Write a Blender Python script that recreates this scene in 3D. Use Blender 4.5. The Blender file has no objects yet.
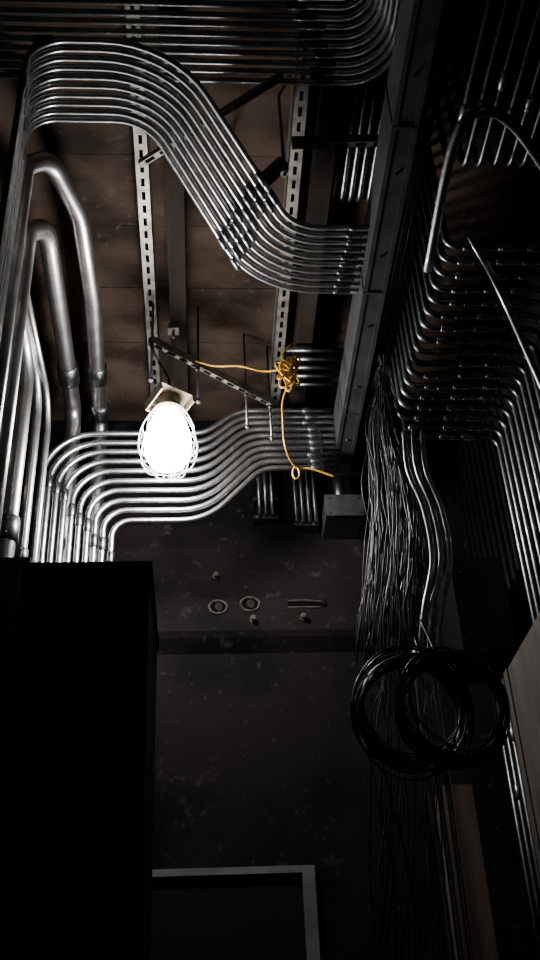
import bpy, math, random
from mathutils import Vector, Matrix
random.seed(7)
H = 1.40                      # eye height of the photographer
# ------------------------------------------------------------------ camera
F_PX = 1042.0
th, psi, rho = math.radians(34.5), math.radians(4.57), math.radians(2.87)
Fv = Vector((math.sin(psi)*math.cos(th), math.cos(psi)*math.cos(th), math.sin(th)))
R0 = Vector((math.cos(psi), -math.sin(psi), 0))
U0 = R0.cross(Fv)
Rv = R0*math.cos(rho) - U0*math.sin(rho)
Uv = U0*math.cos(rho) + R0*math.sin(rho)
EYE = Vector((0, 0, H))
cd = bpy.data.cameras.new("camera"); cam = bpy.data.objects.new("camera", cd)
bpy.context.scene.collection.objects.link(cam)
cd.sensor_fit = 'VERTICAL'; cd.sensor_height = 36; cd.lens = F_PX/960*36
cd.clip_start = 0.02
M = Matrix((Rv, Uv, -Fv)).transposed().to_4x4(); M.translation = EYE
cam.matrix_world = M
bpy.context.scene.camera = cam

def on(px, py, x=None, y=None, z=None):
    """photo measurement -> point on a real plane of the room (z is height above eye)"""
    d = Fv + Rv*((px-270)/F_PX) + Uv*((480-py)/F_PX)
    if x is not None: t = x/d.x
    elif y is not None: t = y/d.y
    else: t = z/d.z
    return EYE + d*t

# ------------------------------------------------------------------ materials
def mat(name, col, metal=0, rough=0.5, col2=None, nscale=20, bump=0, rvar=0, stretch=None, detail=6, spec=None, flecks=None, fth=.66, rp=(.38,.62)):
    m = bpy.data.materials.new(name); m.use_nodes = True
    nt = m.node_tree; b = nt.nodes["Principled BSDF"]
    b.inputs["Metallic"].default_value = metal
    b.inputs["Roughness"].default_value = rough
    if spec is not None: b.inputs["Specular IOR Level"].default_value = spec
    tc = nt.nodes.new("ShaderNodeTexCoord"); mp = nt.nodes.new("ShaderNodeMapping")
    nt.links.new(tc.outputs["Object"], mp.inputs[0])
    if stretch: mp.inputs["Scale"].default_value = stretch
    n = nt.nodes.new("ShaderNodeTexNoise"); n.inputs["Scale"].default_value = nscale
    n.inputs["Detail"].default_value = detail
    nt.links.new(mp.outputs[0], n.inputs["Vector"])
    cr = nt.nodes.new("ShaderNodeValToRGB")
    c2 = col2 or tuple(c*0.75 for c in col)
    cr.color_ramp.elements[0].color = (*col, 1); cr.color_ramp.elements[1].color = (*c2, 1)
    cr.color_ramp.elements[0].position = rp[0]; cr.color_ramp.elements[1].position = rp[1]
    nt.links.new(n.outputs[0], cr.inputs[0]); out = cr.outputs[0]
    if flecks:      # sparse paint / plaster specks and worn patches
        for sc, tt in ((38, fth), (11, fth+.01)):
            n2 = nt.nodes.new("ShaderNodeTexNoise"); n2.inputs["Scale"].default_value = sc; n2.inputs["Detail"].default_value = 8
            n2.inputs["Roughness"].default_value = .62
            nt.links.new(tc.outputs["Object"], n2.inputs["Vector"])
            r2 = nt.nodes.new("ShaderNodeValToRGB"); r2.color_ramp.elements[0].position = tt; r2.color_ramp.elements[1].position = tt+.08
            nt.links.new(n2.outputs[0], r2.inputs[0])
            mx = nt.nodes.new("ShaderNodeMix"); mx.data_type = 'RGBA'
            nt.links.new(r2.outputs[0], mx.inputs[0]); nt.links.new(out, mx.inputs[6]); mx.inputs[7].default_value = (*flecks, 1)
            out = mx.outputs[2]
    nt.links.new(out, b.inputs["Base Color"])
    if rvar:
        mr = nt.nodes.new("ShaderNodeMapRange")
        mr.inputs[3].default_value = rough-rvar; mr.inputs[4].default_value = rough+rvar
        nt.links.new(n.outputs[0], mr.inputs[0]); nt.links.new(mr.outputs[0], b.inputs["Roughness"])
    if bump:
        bp = nt.nodes.new("ShaderNodeBump"); bp.inputs["Strength"].default_value = bump
        bp.inputs["Distance"].default_value = 0.01
        nt.links.new(n.outputs[0], bp.inputs["Height"]); nt.links.new(bp.outputs[0], b.inputs["Normal"])
    return m
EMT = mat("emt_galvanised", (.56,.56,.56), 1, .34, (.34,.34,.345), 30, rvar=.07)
EMTR = mat("emt_half_shaded", (.28,.282,.29), 1, .34, (.15,.152,.16), 30, rvar=.08)  # same galvanised steel, half darkened: dimmer light put into the colour
EMTD = mat("emt_shaded", (.14,.143,.15), 1, .35, (.075,.078,.082), 30, rvar=.08)  # same steel darkened further, shade away from the lamp put into the colour
RIG = mat("rigid_conduit", (.60,.595,.59), 1, .36, (.38,.375,.37), 14, rvar=.1)
STRUT = mat("strut_steel", (.28,.26,.23), .6, .5, (.14,.13,.115), 18, rvar=.1)
CASTM = mat("coupling_steel", (.20,.20,.21), 1, .35)
WALL = mat("black_painted_wall", (.0098,.0070,.0076), 0, .85, (.0028,.0020,.0023), 2.6, bump=.9, detail=14, spec=.12, flecks=(.030,.024,.025), fth=.61, rp=(.42,.60))
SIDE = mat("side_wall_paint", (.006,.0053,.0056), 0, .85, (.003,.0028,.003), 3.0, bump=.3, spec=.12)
WOOD = mat("deck_boards", (.062,.042,.030), 0, .88, (.020,.0140,.0105), 3.6, bump=.5, stretch=(1.1,1.7,1), detail=14, spec=.12, flecks=(.070,.052,.039), fth=.60, rp=(.40,.62))
JOIST = mat("joist_timber", (.020,.0145,.011), 0, .85, (.009,.007,.0055), 4, bump=.3, stretch=(5,.6,5), spec=.12)
POST = mat("post_timber", (.15,.11,.09), 0, .8, (.07,.052,.045), 4, bump=.3, stretch=(5,5,.6), spec=.2)
PLANK = mat("grey_board", (.105,.088,.078), 0, .7, (.065,.054,.048), 4, stretch=(6,6,.6))
FLOOR = mat("concrete_floor", (.04,.04,.04), 0, .8, (.02,.02,.02), 5, bump=.2)
CAB = mat("black_cabinet_paint", (.005,.005,.006), 0, .5, (.0035,.0035,.004), 8, bump=.05, spec=.2)
TRAY = mat("grey_wireway_paint", (.052,.054,.055), .3, .45, (.032,.034,.035), 12)
BOX = mat("grey_box_paint", (.055,.053,.053), .2, .6, (.030,.029,.029), 16, spec=.3)
RING = mat("rusty_ring", (.032,.026,.023), 0, .8, (.014,.012,.011), 16, spec=.2)
FRAME = mat("door_frame_metal", (.19,.185,.19), .2, .5, (.13,.125,.13), 10)
DOOR = mat("door_leaf_paint", (.006,.005,.0055), 0, .6, (.0035,.003,.0033), 4, spec=.15)
RUB = mat("black_cable_jacket", (.013,.013,.014), 0, .34, (.020,.020,.022), 10)
GREYW = mat("grey_cable_jacket", (.11,.115,.125), .25, .36, (.055,.055,.065), 10)
CYAN = mat("teal_cable_jacket", (.02,.09,.10), 0, .4)
YEL = mat("yellow_cord_jacket", (.62,.34,.035), 0, .5, (.46,.24,.02), 30)
SOCK = mat("lamp_socket_plastic", (.20,.15,.095), 0, .5)
HOLE = mat("hole_dark", (.003,.003,.003), 0, .95, spec=.05)
PLAST = mat("patch_plaster", (.080,.066,.056), 0, .9, (.030,.025,.022), 30, bump=.5, spec=.2)
GLOW = bpy.data.materials.new("lamp_glow"); GLOW.use_nodes = True
nt = GLOW.node_tree; b = nt.nodes["Principled BSDF"]
b.inputs["Emission Color"].default_value = (1,.98,.945,1); b.inputs["Emission Strength"].default_value = 185
b.inputs["Base Color"].default_value = (.9,.9,.9,1)
# bulb guard coloured white and translucent so it washes out like lamp glare
GUARD = bpy.data.materials.new("guard_glare_white"); GUARD.use_nodes = True
nt = GUARD.node_tree; b = nt.nodes["Principled BSDF"]; b.inputs["Base Color"].default_value=(.9,.9,.9,1); b.inputs["Roughness"].default_value=.4
tl_ = nt.nodes.new("ShaderNodeBsdfTranslucent"); tl_.inputs[0].default_value=(.97,.97,.97,1)
ms = nt.nodes.new("ShaderNodeMixShader"); ms.inputs[0].default_value=.8
o_ = nt.nodes["Material Output"]
nt.links.new(b.outputs[0],ms.inputs[1]); nt.links.new(tl_.outputs[0],ms.inputs[2]); nt.links.new(ms.outputs[0],o_.inputs[0])

# ------------------------------------------------------------------ mesh helpers
class Mb:
    def __init__(s): s.v=[]; s.f=[]; s.m=[]; s.sm=[]
    def box(s, lo, hi, mi=0, M=None):
        k=len(s.v)
        for z in (lo[2],hi[2]):
            for x,y in ((lo[0],lo[1]),(hi[0],lo[1]),(hi[0],hi[1]),(lo[0],hi[1])):
                p=Vector((x,y,z)); s.v.append(M@p if M else p)
        for q in ((0,3,2,1),(4,5,6,7),(0,1,5,4),(1,2,6,5),(2,3,7,6),(3,0,4,7)):
            s.f.append([k+i for i in q]); s.m.append(mi); s.sm.append(False)
    def tube(s, pts, r, seg=10, mi=0, closed=False):
        P=[Vector(p) for p in pts]
        Q=[P[0]]
        for p in P[1:]:
            if (p-Q[-1]).length>1e-5: Q.append(p)
        P=Q; n=len(P)
        if n<2: return
        T=[]
        for i in range(n):
            if closed: a=P[(i+1)%n]-P[i-1]
            else: a=P[min(i+1,n-1)]-P[max(i-1,0)]
            T.append(a.normalized() if a.length>1e-9 else Vector((0,0,1)))
        up=Vector((0,0,1)) if abs(T[0].z)<.9 else Vector((0,1,0))
        N=(up-T[0]*up.dot(T[0])).normalized()
        k=len(s.v)
        for i in range(n):
            N=(N-T[i]*N.dot(T[i])).normalized(); B=T[i].cross(N)
            rr=r[i] if isinstance(r,(list,tuple)) else r
            for j in range(seg):
                a=2*math.pi*j/seg
                s.v.append(P[i]+(N*math.cos(a)+B*math.sin(a))*rr)
        for i in range(n if closed else n-1):
            i2=(i+1)%n
            for j in range(seg):
                j2=(j+1)%seg
                s.f.append([k+i*seg+j,k+i*seg+j2,k+i2*seg+j2,k+i2*seg+j]); s.m.append(mi); s.sm.append(True)
        if not closed:
            s.f.append([k+j for j in range(seg)][::-1]); s.m.append(mi); s.sm.append(False)
            s.f.append([k+(n-1)*seg+j for j in range(seg)]); s.m.append(mi); s.sm.append(False)
    def obj(s, name, mats, parent=None):
        me=bpy.data.meshes.new(name); me.from_pydata([tuple(v) for v in s.v],[],s.f)
        for m in mats: me.materials.append(m)
        me.polygons.foreach_set("material_index", s.m); me.polygons.foreach_set("use_smooth", s.sm)
        me.update()
        o=bpy.data.objects.new(name, me); bpy.context.scene.collection.objects.link(o)
        if parent: o.parent=parent
        return o
def empty(name, loc=(0,0,0)):
    o=bpy.data.objects.new(name,None); bpy.context.scene.collection.objects.link(o); o.empty_display_size=.1
    return o
def fillet(pts, rad):
    pts=[Vector(p) for p in pts]; out=[pts[0]]
    for i in range(1,len(pts)-1):
        r=rad[i-1] if isinstance(rad,(list,tuple)) else rad
        a=(pts[i]-pts[i-1]); c=(pts[i+1]-pts[i]); la,lc=a.length,c.length
        a.normalize(); c.normalize()
        ang=a.angle(c,0)
        if ang<.02 or r<=0: out.append(pts[i]); continue
        t=min(r*math.tan(ang/2), .49*la if i>1 else .95*la, .49*lc if i<len(pts)-2 else .95*lc)
        h=t*(4/3*math.tan(ang/4))/math.tan(ang/2)
        p0=pts[i]-a*t; p3=pts[i]+c*t; p1=p0+a*h; p2=p3-c*h
        n=max(4,int(ang/0.12))
        for k in range(n+1):
            u=k/n; out.append(p0*(1-u)**3+p1*3*u*(1-u)**2+p2*3*u*u*(1-u)+p3*u**3)
    out.append(pts[-1]); return out
def catmull(pts, sub=6):
    P=[Vector(p) for p in pts]; P=[P[0]*2-P[1]]+P+[P[-1]*2-P[-2]]; out=[]
    for i in range(1,len(P)-2):
        a,b_,c,d=P[i-1:i+3]
        for k in range(sub):
            t=k/sub
            out.append(.5*((2*b_)+(c-a)*t+(2*a-5*b_+4*c-d)*t*t+(3*b_-a-3*c+d)*t**3))
    out.append(P[-2]); return out
def sleeve(mb, p, d, r, L=.055, mi=1):
    """set-screw coupling around a conduit"""
    d=d.normalized()
    a=p-d*L/2
    mb.tube([a,a+d*.003,a+d*(L-.003),a+d*L],[r*1.08,r*1.28,r*1.28,r*1.08],10,mi)
    s=Vector((0,-.3,-1)); s=(s-d*s.dot(d)).normalized()
    for q in (-.3,.3):
        c=p+d*L*q
        mb.tube([c+s*r*1.1,c+s*(r*1.28+.006)],.0035,6,mi)
def at_len(path, frac_seg, u):
    a=Vector(path[frac_seg]); c=Vector(path[frac_seg+1]); return a.lerp(c,u),(c-a)
def bank(name, outer, inner, n, r, ro, ri, couplings=(), mats=None, jitter=.0015, seg=10):
    mb=Mb()
    for i in range(n):
        u=i/(n-1) if n>1 else 0
        j=Vector((random.uniform(-1,1),random.uniform(-1,1),random.uniform(-1,1)))*jitter
        p=[Vector(a).lerp(Vector(b_),u)+j for a,b_ in zip(outer,inner)]
        rad=[a+(b_-a)*u for a,b_ in zip(ro,ri)]
        mb.tube(fillet(p,rad),r,seg,0)
        for sg,uu,jit in couplings:
            q,d=at_len(p,sg,uu+random.uniform(-jit,jit))
            sleeve(mb,q,d,r)
    return mb.obj(name, mats or [EMT,CASTM])
def strut(name, p0, p1, face=Vector((0,0,-1)), w=.045, h=.04, mats=None, obj=True, mb=None):
    """slotted C-channel, slotted web looking towards `face`"""
    p0=Vector(p0); p1=Vector(p1); d=(p1-p0); L=d.length; d.normalize()
    f=(face-d*face.dot(d)).normalized(); s=d.cross(f)
    M=Matrix((d,s,f)).transposed().to_4x4(); M.translation=p0
    mb=mb or Mb(); t=.003
    sl=.012
    mb.box((0,-w/2,-t),(L,-sl/2,0),0,M); mb.box((0,sl/2,-t),(L,w/2,0),0,M)
    x=0
    while x<L:
        mb.box((x,-sl/2,-t),(min(x+.022,L),sl/2,0),0,M); x+=.055
    for q in (-1,1):
        y0,y1=sorted((q*w/2,q*(w/2-t)))
        mb.box((0,y0,-h),(L,y1,0),0,M)
        y0,y1=sorted((q*w/2,q*(w/2-.010)))
        mb.box((0,y0,-h),(L,y1,-h+t),0,M)
    mb.box((0,-w/2+t,-h+.006),(L,w/2-t,-h+.008),1,M)
    if obj: return mb.obj(name, mats or [STRUT,HOLE])

# ------------------------------------------------------------------ room shell
XL,XR,YW,YB = -.74, 1.12, 3.60, -2.6
CZ = H+2.80
mb=Mb(); mb.box((XL-.1,YB,-.1),(XR+.1,YW+.1,0)); mb.obj("floor",[FLOOR])
mb=Mb(); mb.box((XL-.1,YW,0),(XR+.1,YW+.1,CZ)); mb.obj("wall_back",[WALL])
mb=Mb(); mb.box((XL-.1,YB,0),(XL,YW,CZ)); mb.obj("wall_left",[SIDE])
mb=Mb(); mb.box((XR,YB,0),(XR+.1,YW,CZ)); mb.obj("wall_right",[SIDE])
mb=Mb()
y=YB
while y<YW:      # deck boards running across the room, with open joints
    dz=random.uniform(0,.002)
    mb.box((XL-.1,y+.0012,CZ+dz),(XR+.1,min(y+.2988,YW+.1),CZ+.05+dz)); y+=.30
mb.box((XL-.1,YB,CZ+.05),(XR+.1,YW+.1,CZ+.09))
mb.obj("ceiling",[WOOD])
# ledge on back wall
z1=on(250,600,y=3.55).z; z0=on(250,638,y=3.55).z
LY=3.545
mb=Mb()
prof=[(YW,z1+.03),(LY+.012,z1+.01),(LY,z1-.01),(LY,z0+.03),(LY+.012,z0+.008),(YW,z0-.04)]
for x in (XL,XR):
    for (yy,zz) in prof: mb.v.append(Vector((x,yy,zz)))
for i in range(5): mb.f.append([i,i+1,i+7,i+6]); mb.m.append(0); mb.sm.append(False)
mb.obj("trim_1",[WALL])

# timber joists + slotted struts under the deck
for k,(pa,za) in enumerate((((176,250),2.62),((322,200),2.62))):
    x=on(*pa,z=za).x
    mb=Mb(); mb.box((x-.030,YB,CZ-.15),(x+.030,YW-.01,CZ)); mb.obj("ceiling_joist" ,[JOIST])
xs1=on(147,250,z=2.70).x; xs2=on(288,250,z=2.70).x
strut("ceiling_strut_channel",(xs1,1.2,H+2.70),(xs1,YW-.02,H+2.70),w=.046,h=.09)
strut("ceiling_strut_channel",(xs2,1.2,H+2.70),(xs2,YW-.02,H+2.70),w=.046,h=.09)
# cross struts
strut("cross_strut_channel",on(140,166,z=2.55),on(282,78,z=2.55),w=.018,h=.02)
strut("cross_strut_channel",on(292,146,z=2.55),on(380,144,z=2.55),w=.024,h=.03)

# ------------------------------------------------------------------ wireway
WX=.5*(on(337,470,z=2.35).x+on(405,20,z=2.35).x)
WY=on(337,474,z=2.35).y
WW=.066
mb=Mb()
mb.box((WX,.2,H+2.35),(WX+WW,WY,H+2.52))
yy=.5
while yy<WY:
    mb.box((WX-.003,yy,H+2.346),(WX+WW+.003,yy+.010,H+2.524)); yy+=.62
mb.box((WX-.003,.2,H+2.347),(WX+.010,WY,H+2.352)); mb.box((WX+WW-.010,.2,H+2.347),(WX+WW+.003,WY,H+2.352))
mb.box((WX-.003,WY,H+2.347),(WX+WW+.003,WY+.004,H+2.523))
yy=.35
while yy<WY:
    mb.tube([(WX+WW/2,yy,H+2.352),(WX+WW/2,yy,H+2.344)],.005,8)
    yy+=.31
mb.obj("cable_wireway",[TRAY])

# ------------------------------------------------------------------ conduit banks
# A: top bank, runs across then turns towards the viewer
zA=2.60
yf=on(200,79,z=zA).y; yn=on(200,-6,z=zA).y
xf=on(398,60,z=zA).x; xn=on(362,5,z=zA).x
bank("conduit_bank",
     [(XL,yf,H+zA),(xf,yf,H+zA),(xf,.2,H+zA)],
     [(XL,yn,H+zA),(xn,yn,H+zA),(xn,.2,H+zA)],
     10,.0088,[.14],[.07],couplings=((0,.86,.02),))
# B: big offset bank, comes up the left side, over, kicks back, into the wireway
zB=2.44
def bpts(l,xend=WX):
    p=[on(*q,z=zB) for q in l]
    p[-1].x=xend; p[-1].y=p[-2].y
    p[0].y=p[1].y
    return [Vector((p[0].x,p[0].y,.0))]+p
bank("conduit_bank",
     bpts([(30,42),(172,42),(293,227),(366,228)]),
     bpts([(30,128),(146,121),(253,291),(362,292)]),
     10,.0085,[.10,.34,.14],[.08,.14,.34],couplings=((2,.80,.05),(2,.70,.03),(1,.08,.03),(3,.85,.02),(0,.955,.012)))
# C: lower bank
yC=3.20
def cpts(l):
    p=[on(*q,y=yC) for q in l]
    p[1].z=p[0].z; p[-1].z=p[-2].z; p[-1].x=WX
    return [Vector((p[0].x,yC,.0))]+p
bank("conduit_bank",
     cpts([(46,434),(205,432),(238,411),(338,411)]),
     cpts([(112,521),(206,520),(262,468),(338,468)]),
     10,.0112,[.20,.14,.14],[.07,.22,.12],couplings=((0,.955,.004),(3,.75,.03)))
# short bank further back
bank("conduit_bank",[on(286,350,z=2.62),on(345,350,z=2.62),],[on(286,384,z=2.62),on(340,384,z=2.62)],5,.009,[],[],mats=[EMTR,CASTM])
# conduits beside wireway, dropping from the deck
x0=on(345,120,z=2.66).x; x1=on(384,120,z=2.66).x
ya=on(345,215,z=2.66).y
bank("conduit_bank",[(x0,.3,H+2.70),(x0,ya,H+2.70),(x0,ya,CZ)],[(x1,.3,H+2.70),(x1,ya,H+2.70),(x1,ya,CZ)],5,.009,[.06],[.06],mats=[EMTR,CASTM])
# D: parallel conduits right of the wireway, in the shaded steel tone
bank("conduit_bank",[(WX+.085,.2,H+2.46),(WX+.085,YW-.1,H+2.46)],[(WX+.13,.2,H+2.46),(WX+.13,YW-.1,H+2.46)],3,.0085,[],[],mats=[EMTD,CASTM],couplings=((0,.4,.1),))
# E: right bank – drops from the deck, crosses to the right wall in straight rows, then runs down it
zE=2.15; xe=WX+.165
bank("conduit_bank",
     [(xe,1.98,CZ),(xe,1.98,H+zE),(1.03,1.98,H+zE),(1.03,1.98,0)],
     [(xe-.02,2.86,CZ),(xe-.02,2.86,H+zE),(1.03,2.86,H+zE),(1.03,2.86,0)],
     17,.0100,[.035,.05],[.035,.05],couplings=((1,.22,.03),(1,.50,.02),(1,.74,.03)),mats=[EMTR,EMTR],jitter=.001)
# F: bank passing overhead at right, running towards the viewer
bank("conduit_bank",
     [(xe+.01,.2,H+2.32),(xe+.01,1.86,H+2.32),(xe+.01,1.86,CZ)],
     [(1.02,.2,H+2.32),(1.02,1.86,H+2.32),(1.02,1.86,CZ)],
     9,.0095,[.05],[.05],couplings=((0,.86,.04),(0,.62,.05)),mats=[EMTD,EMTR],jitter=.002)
# right wall risers
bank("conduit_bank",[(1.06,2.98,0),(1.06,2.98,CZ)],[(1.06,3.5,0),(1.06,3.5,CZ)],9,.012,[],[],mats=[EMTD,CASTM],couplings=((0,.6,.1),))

def pipe(name, pts, r, rad, mats=None, cps=(), seg=16):
    mb=Mb(); mb.tube(fillet(pts,rad),r,seg,0)
    for sg,u in cps:
        q,d=at_len(pts,sg,u); sleeve(mb,q,d,r,L=r*3.2,mi=1)
    return mb.obj(name, mats or [RIG,CASTM])
# loop conduit at right
zl=1.95
pl=[on(428,270,z=zl),on(452,150,z=zl),on(478,112,z=zl),on(512,124,z=zl),on(548,172,z=zl)]
pipe("looped_conduit",catmull(pl,8)+[pl[-1]+Vector((.12,.10,-.03)),Vector((pl[-1].x+.13,pl[-1].y+.11,0))],.012,.06,mats=[EMT,CASTM])
p0=on(497,283,y=2.0); p1=on(545,392,y=2.0)
pipe("braced_conduit",[on(470,235,z=1.9),p0,p1,Vector((p1.x+.03,p1.y,0))],.009,.1,mats=[EMT,CASTM])

# fat pipes at left
zF=2.63
q=[on(101,425,z=zF),on(93,300,z=zF),on(80,215,z=zF),on(50,158,z=zF)]
pipe("rigid_conduit",[Vector((q[0].x,q[0].y,0))]+q+[Vector((q[3].x-.06,q[3].y-.05,H+zF-.1)),Vector((q[3].x-.06,q[3].y-.05,0))],.029,[.08,.3,.3,.3,.1],cps=((1,.45),(1,.12)))
q=[on(74,412,z=zF),on(62,330,z=zF),on(46,225,z=zF)]
pipe("rigid_conduit",[Vector((q[0].x,q[0].y,0))]+q+[Vector((q[2].x-.04,q[2].y-.08,H+2.5)),Vector((q[2].x-.04,q[2].y-.08,0))],.032,[.08,.4,.3,.1],cps=((1,.5),))
for px,Y,r in ((14,2.82,.028),(30,2.98,.016),(42,3.06,.013)):
    a=on(px,480,y=Y)
    pipe("rigid_conduit",[Vector((a.x,Y,0)),Vector((a.x,Y,H+2.45)),Vector((a.x-.02,Y-.8,H+2.5))],r,.14,cps=((0,.82),))
# extra small dark risers at left edge
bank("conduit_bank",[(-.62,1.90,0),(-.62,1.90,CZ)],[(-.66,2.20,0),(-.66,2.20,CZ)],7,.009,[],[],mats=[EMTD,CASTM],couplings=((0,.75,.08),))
# strut clamps holding left risers
for Z in (H+1.35,H+2.05):
    strut("wall_strut_channel",(XL+.045,2.75,Z),(XL+.045,3.5,Z),face=Vector((1,0,0)),w=.04,h=.04)

# ------------------------------------------------------------------ trapeze near lamp
ta=on(150,343,z=2.50); tb=on(276,408,z=2.50)
tr=empty("trapeze_hanger")
m=Mb(); strut("",ta,tb,w=.022,h=.03,obj=False,mb=m); m.obj("strut",[STRUT,HOLE],tr)
m=Mb()
for px,py in ((152,345),(198,367),(246,393),(270,405)):
    a=on(px,py,z=2.50); 
    m.tube([a+Vector((0,0,CZ-a.z)),a+Vector((0,0,-.17))],.0045,8)
    for dz in (-.012,.03,-.16): m.tube([a+Vector((0,0,dz-.005)),a+Vector((0,0,dz+.005))],.009,6)
m.obj("threaded_rods",[CASTM],tr)
# rods and clips on the B bank
tr=empty("trapeze_hanger")
for (pa,pb) in (((228,216),(284,166)),):
    a=on(*pa,z=zB+.03); c=on(*pb,z=zB+.03)
    m=Mb(); strut("",a,c,w=.035,h=.03,obj=False,mb=m); m.obj("strut",[CASTM,HOLE],tr)
    m=Mb()
    for q in (a,c): m.tube([q+Vector((0,0,-.05)),Vector((q.x,q.y,CZ))],.005,8); m.tube([q+Vector((0,0,-.035)),q+Vector((0,0,-.02))],.013,6)
    m.obj("threaded_rods",[STRUT],tr)
# beam clamp plate on joist
a=on(174,300,z=2.79); m=Mb(); m.box((a.x-.02,a.y-.02,CZ-.17),(a.x+.02,a.y+.02,CZ-.15)); m.tube([(a.x,a.y,CZ-.15),(a.x,a.y,CZ-.2)],.006,8); m.obj("anchor_plate",[STRUT])

# ------------------------------------------------------------------ lamp
LC=on(168,440,y=2.85)
lamp=empty("caged_work_lamp")
def revolve(prof, c, seg=28, mi=0, mb=None):
    mb=mb or Mb(); k=len(mb.v)
    for r,z in prof:
        for j in range(seg):
            a=2*math.pi*j/seg; mb.v.append(c+Vector((r*math.cos(a),r*math.sin(a),z)))
    for i in range(len(prof)-1):
        for j in range(seg):
            j2=(j+1)%seg; mb.f.append([k+i*seg+j,k+i*seg+j2,k+(i+1)*seg+j2,k+(i+1)*seg+j]); mb.m.append(mi); mb.sm.append(True)
    return mb
g=revolve([(.002,-.116),(.034,-.112),(.060,-.094),(.076,-.062),(.080,-.022),(.076,.02),(.064,.062),(.050,.095),(.038,.12),(.001,.122)],LC)
g.obj("glass_globe",[GLOW],lamp)
m=Mb()
for j in range(10):
    a=2*math.pi*j/10+.2
    prof=[(.012,-.138),(.045,-.134),(.076,-.112),(.094,-.07),(.100,-.025),(.094,.03),(.076,.08),(.052,.125)]
    m.tube(catmull([LC+Vector((r*math.cos(a),r*math.sin(a),z)) for r,z in prof],4),.0020,6)
for r,z in ((.045,-.134),(.090,-.085),(.100,-.025),(.088,.05),(.052,.122)):
    m.tube([LC+Vector((r*math.cos(2*math.pi*i/32),r*math.sin(2*math.pi*i/32),z)) for i in range(32)],.0020,6,closed=True)
m.obj("bulb_guard",[GUARD],lamp)
m=revolve([(.001,.118),(.050,.118),(.052,.13),(.040,.15),(.036,.20),(.022,.215),(.012,.235),(.001,.236)],LC)
m.obj("socket_cap",[SOCK],lamp)
m=Mb()   # folded sheet hanger plate above socket
Mr=Matrix.Translation(LC+Vector((0,0,.175)))@Matrix.Rotation(.6,4,'Z')@Matrix.Rotation(-.25,4,'X')
m.box((-.066,-.055,0),(.066,.055,.004),0,Mr); m.box((-.066,-.055,-.035),(-.062,.055,0),0,Mr); m.box((.062,-.055,-.035),(.066,.055,0),0,Mr)
m.box((-.066,.051,-.035),(.066,.055,0),0,Mr)
m.obj("hanger_plate",[SOCK],lamp)
m=Mb(); hk=on(152,345,z=2.50)
m.tube(catmull([LC+Vector((0,0,.235)),LC+Vector((-.005,.0,.28)),hk+Vector((0.01,-.02,-.06)),hk+Vector((0,-.02,-.005))],6),.006,8)
m.obj("lamp_cord",[RUB],lamp)

# ------------------------------------------------------------------ yellow cord
m=Mb()
zc=2.46; cr_=.0038
m.tube(catmull([on(196,361,z=zc+.05),on(215,366,z=zc),on(240,366,z=zc-.01),on(262,371,z=zc),on(280,370,z=zc)],6),cr_,8)
kc=on(288,366,z=zc)
for k in range(8):
    L=random.uniform(.035,.09); w=random.uniform(.012,.034); ph=random.uniform(0,3); tl=random.uniform(-.5,.5)
    oz=random.uniform(-.045,.03); ox=random.uniform(-.012,.012)
    pts=[]
    for i in range(24):
        t=2*math.pi*i/24
        x=w*math.sin(t); z=L*math.cos(t)
        pts.append(kc+Vector((ox+x*math.cos(tl)+z*math.sin(tl), .02*math.sin(t+ph), z*math.cos(tl)-x*math.sin(tl)+oz)))
    m.tube(pts,cr_,8,closed=True)
m.tube(catmull([kc+Vector((.02,0,.11)),kc+Vector((-.02,0,.04)),kc+Vector((.015,-.01,-.02)),on(283,400,y=kc.y),on(283,420,y=kc.y),on(285,445,y=kc.y+.02),on(295,466,y=kc.y+.1),on(312,469,y=kc.y+.1),on(336,477,y=kc.y+.1)],6),cr_,8)
m.tube([on(296,472,y=kc.y+.1)+Vector((.012*math.cos(t*.5),0,-.005+.024*math.sin(t*.5))) for t in range(13)],cr_,8,closed=True)
m.obj("yellow_extension_cord",[YEL])

# ------------------------------------------------------------------ cables
def wire_bundle():
    m=Mb(); Y=2.5
    path=[(384,385,4),(388,430,14),(400,490,24),(404,550,29),(398,610,30),(402,660,34)]
    for i in range(105):
        s=random.gauss(0,.6); s=max(-1.3,min(1.3,s)); yo=random.uniform(-.06,.06)
        pts=[]
        for k,(px,py,sp) in enumerate(path):
            if k==0: pts.append(on(px+s*sp,py-random.uniform(0,22),y=Y)+Vector((0,yo*.5,.02)))
            pts.append(on(px+s*sp+random.gauss(0,3.8 if k else 2),py+random.uniform(-10,10),y=Y+yo))
        if i%3==0:
            s2=s+random.gauss(0,.4)
            for py in (730,800,880,970,1060):
                pts.append(on(408+s2*30+random.gauss(0,5),py,y=Y+yo))
        mi=0 if random.random()<.66 else (1 if random.random()<.95 else 2)
        m.tube(catmull(pts,5),random.choice((.0014,.0018,.0024)),6,mi)
    return m.obj("hanging_cable_bundle",[RUB,GREYW,CYAN])
wire_bundle()
# flexible bright conduits in the bundle
m=Mb()
for dx,k in ((0,0),(9,1),(18,2)):
    pts=[on(404+dx,432,y=2.4),on(408+dx,470,y=2.4),on(424+dx,510,y=2.4),on(432+dx,560,y=2.4),on(424+dx,610,y=2.4),on(420+dx,660,y=2.42),on(424+dx,740,y=2.46)]
    pts.append(Vector((pts[-1].x,2.5,0)))
    m.tube(catmull(pts,8),.0070,10)
m.obj("bent_conduit",[EMT])
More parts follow.
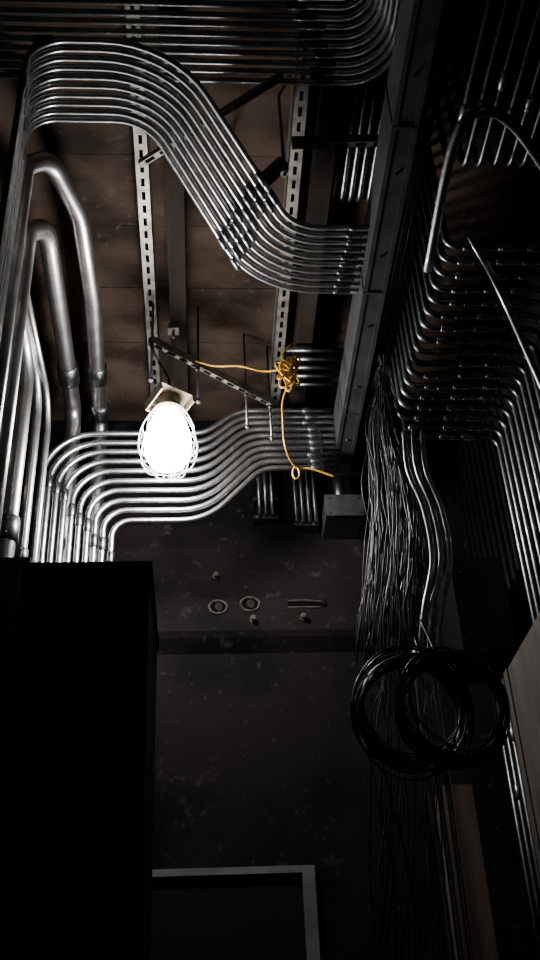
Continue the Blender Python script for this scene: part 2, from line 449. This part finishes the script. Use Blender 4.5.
# coil
m=Mb()
for (cx,cy,rx,ry,n,yo) in ((412,712,54,58,19,-.02),(452,706,50,54,19,-.05)):
    c=on(cx,cy,y=2.34+yo); sc=(c-EYE).length/F_PX
    for k in range(n):
        pts=[]; ph=random.random()*6; e=random.uniform(-.09,.09); ox=random.gauss(0,.005); oz=random.gauss(0,.005)
        rr=random.uniform(.84,1.09)
        for i in range(40):
            t=2*math.pi*i/40
            w=1+.03*math.sin(2*t+ph)+.012*math.sin(3*t+ph*2)
            pts.append(c+Vector((ox+rx*sc*rr*w*math.cos(t),.018*math.sin(t*2+ph)+.012*math.sin(t+k),oz+ry*sc*rr*w*(1+e)*math.sin(t)*.98)))
        m.tube(pts,.0028,6,mi=0 if k%3 else 1,closed=True)
# hook strap
c=on(430,655,y=2.32); m.tube(catmull([c+Vector((0,.05,.12)),c+Vector((.01,0,.02)),c+Vector((0,-.03,-.03)),c+Vector((-.01,.03,-.02)),c+Vector((-.01,.1,.1))],5),.004,6)
m.obj("cable_coil",[RUB,GREYW])

# ------------------------------------------------------------------ cabinets left
def cabinet(x0,x1,Y,dep,top):
    cab=empty("electrical_cabinet")
    m=Mb(); m.box((x0,Y,0),(x1,Y+dep,top)); m.box((x0-.006,Y-.004,top),(x1+.006,Y+dep+.005,top+.012)); m.obj("body",[CAB],cab)
    m=Mb(); m.box((x0+.012,Y-.018,.08),(x1-.012,Y-.001,top-.015)); m.obj("door_panel",[CAB],cab)
    m=Mb(); m.box((x1-.05,Y-.045,1.05),(x1-.03,Y-.018,1.25)); m.tube([(x1-.04,Y-.05,1.1),(x1-.04,Y-.018,1.1)],.012,12); m.obj("handle",[CASTM],cab)
    m=Mb()
    for z in (.4,1.3,2.4): m.tube([(x0+.01,Y-.02,z-.05),(x0+.01,Y-.02,z+.05)],.008,8)
    m.obj("hinges",[CAB],cab)
a=on(150,566,y=2.30); c=on(26,570,y=2.30)
cabinet(c.x,a.x,2.30,.48,a.z)
b_=on(10,562,y=2.42)
cabinet(XL+.01,c.x-.02,2.42,.30,b_.z)

# ------------------------------------------------------------------ door in back wall
dr=on(314,866,y=YW-.02); dl=on(120,873,y=YW-.02)
fw=.042; dt=dr.z; yd=YW-.001
m=Mb(); m.box((dl.x,YW-.035,dt-fw*.55),(dr.x,yd,dt)); m.box((dr.x-fw,YW-.0352,0),(dr.x,yd,dt-.0005)); m.box((dl.x,YW-.0352,0),(dl.x+fw,yd,dt-.0005))
m.obj("trim_2",[FRAME])
m=Mb(); m.box((dl.x+fw,YW-.014,.01),(dr.x-fw,yd,dt-fw*.55)); m.tube([(dl.x+.12,YW-.014,1.0),(dl.x+.12,YW-.07,1.0)],.012,12); m.tube([(dl.x+.12,YW-.065,1.0),(dl.x+.24,YW-.065,1.0)],.010,12); m.obj("door_1",[DOOR])

# ------------------------------------------------------------------ wall fittings
FY=LY-.002
for px,py,r in ((218,607,.034),(250,604,.036)):
    c=on(px,py,y=FY); m=Mb()
    m.tube([c+Vector((r*math.cos(t*.2618)*(1+.04*math.sin(t*1.3)),0,r*math.sin(t*.2618)*.8)) for t in range(24)],.0045,6,closed=True)
    k=len(m.v)
    m.v += [c+Vector((r*math.cos(t*.2618),.001,r*math.sin(t*.2618)*.8)) for t in range(24)]
    m.f.append([k+i for i in range(24)]); m.m.append(1); m.sm.append(False)
    m.tube([c,c+Vector((0.004,-.010,-.004))],r*.45,10,2)
    m.obj("pipe_sleeve",[PLAST,HOLE,RING])
for px,py in ((216,577),(253,620),(303,618)):
    c=on(px,py,y=FY if py>600 else YW-.001); m=Mb()
    m.tube([c,c+Vector((0,-.006,0))],.014,10); m.tube([c,c+Vector((0,-.028,0))],.007,8); m.tube([c+Vector((0,-.018,0)),c+Vector((0,-.026,0))],.011,6)
    m.obj("anchor_bolt",[PLAST])
c=on(288,604,y=FY); c2=on(326,604,y=FY)
m=Mb(); m.box((c.x,LY-.006,c.z-.012),(c2.x,LY,c.z+.012),0); m.tube([c+Vector((0,0,.012)),c+Vector((.05,-.004,.014)),c2+Vector((-.02,-.003,.010)),c2],.004,8,1); m.tube([c+Vector((0,0,-.012)),c2+Vector((-.03,0,-.013)),c2],.004,6,1)
m.obj("wall_slot",[HOLE,PLAST])
# junction box with stub
bx=on(344,508,y=3.42); w=.072
jb=empty("junction_box")
m=Mb(); m.box((bx.x-w,3.42,bx.z-.035),(bx.x+w,YW-.001,bx.z+.055)); m.box((bx.x-w-.004,3.412,bx.z-.039),(bx.x+w+.004,3.422,bx.z+.059))
for sx in (-1,1):
    for sz in (-.025,.042): m.tube([(bx.x+sx*(w-.014),3.412,bx.z+sz),(bx.x+sx*(w-.014),3.407,bx.z+sz)],.005,8)
m.obj("box_body",[BOX],jb)
m=Mb(); m.tube([(bx.x,3.50,bx.z+.055),(bx.x,3.50,bx.z+.22)],.022,14); m.tube([(bx.x,3.50,bx.z+.055),(bx.x,3.50,bx.z+.075)],.032,6); m.obj("stub_pipe",[RIG],jb)
# conduit stubs on wall below bank C
for px,py,n in ((266,505,3),(306,512,4)):
    m=Mb()
    c=on(px,py,y=3.53)
    for k in range(n):
        xx=c.x+(k-(n-1)/2)*.026
        m.tube(fillet([(xx,3.53,c.z-.05),(xx,3.53,c.z+.25),(xx,YW,c.z+.25)],.05),.0095,10)
    m.box((c.x-.05,3.545,c.z-.055),(c.x+.05,YW,c.z-.04)); m.box((c.x-.05,3.54,c.z+.03),(c.x+.05,YW,c.z+.045))
    m.obj("conduit_stub",[EMTR])

# ------------------------------------------------------------------ right lower equipment
a=on(450,560,y=2.95); c=on(512,650,y=2.95)
m=Mb(); m.box((a.x,2.95,c.z),(.99,3.2,a.z)); m.box((a.x-.004,2.942,c.z-.004),(.99,2.952,a.z+.004))
for z in (c.z+.05,a.z-.05): m.tube([(a.x+.03,2.942,z),(a.x+.03,2.93,z)],.008,8)
m.obj("switchgear_box",[CAB])
a=on(512,672,x=.95)
m=Mb(); m.box((.93,a.y-.42,0),(.95,a.y,a.z)); m.box((.925,a.y-.03,0),(.955,a.y+.01,a.z)); m.obj("plywood_panel",[PLANK])
a=on(438,785,y=3.2); c=on(472,785,y=3.2)
m=Mb(); m.box((a.x,3.2,0),(c.x,3.24,a.z)); m.box((a.x+.01,3.24,0),(a.x+.04,3.32,a.z)); m.obj("timber_post",[POST])

# ------------------------------------------------------------------ faint spill from the open end of the room
w=bpy.data.worlds.new("world"); bpy.context.scene.world=w; w.use_nodes=True
w.node_tree.nodes["Background"].inputs[0].default_value=(.80,.80,1,1)
w.node_tree.nodes["Background"].inputs[1].default_value=.045
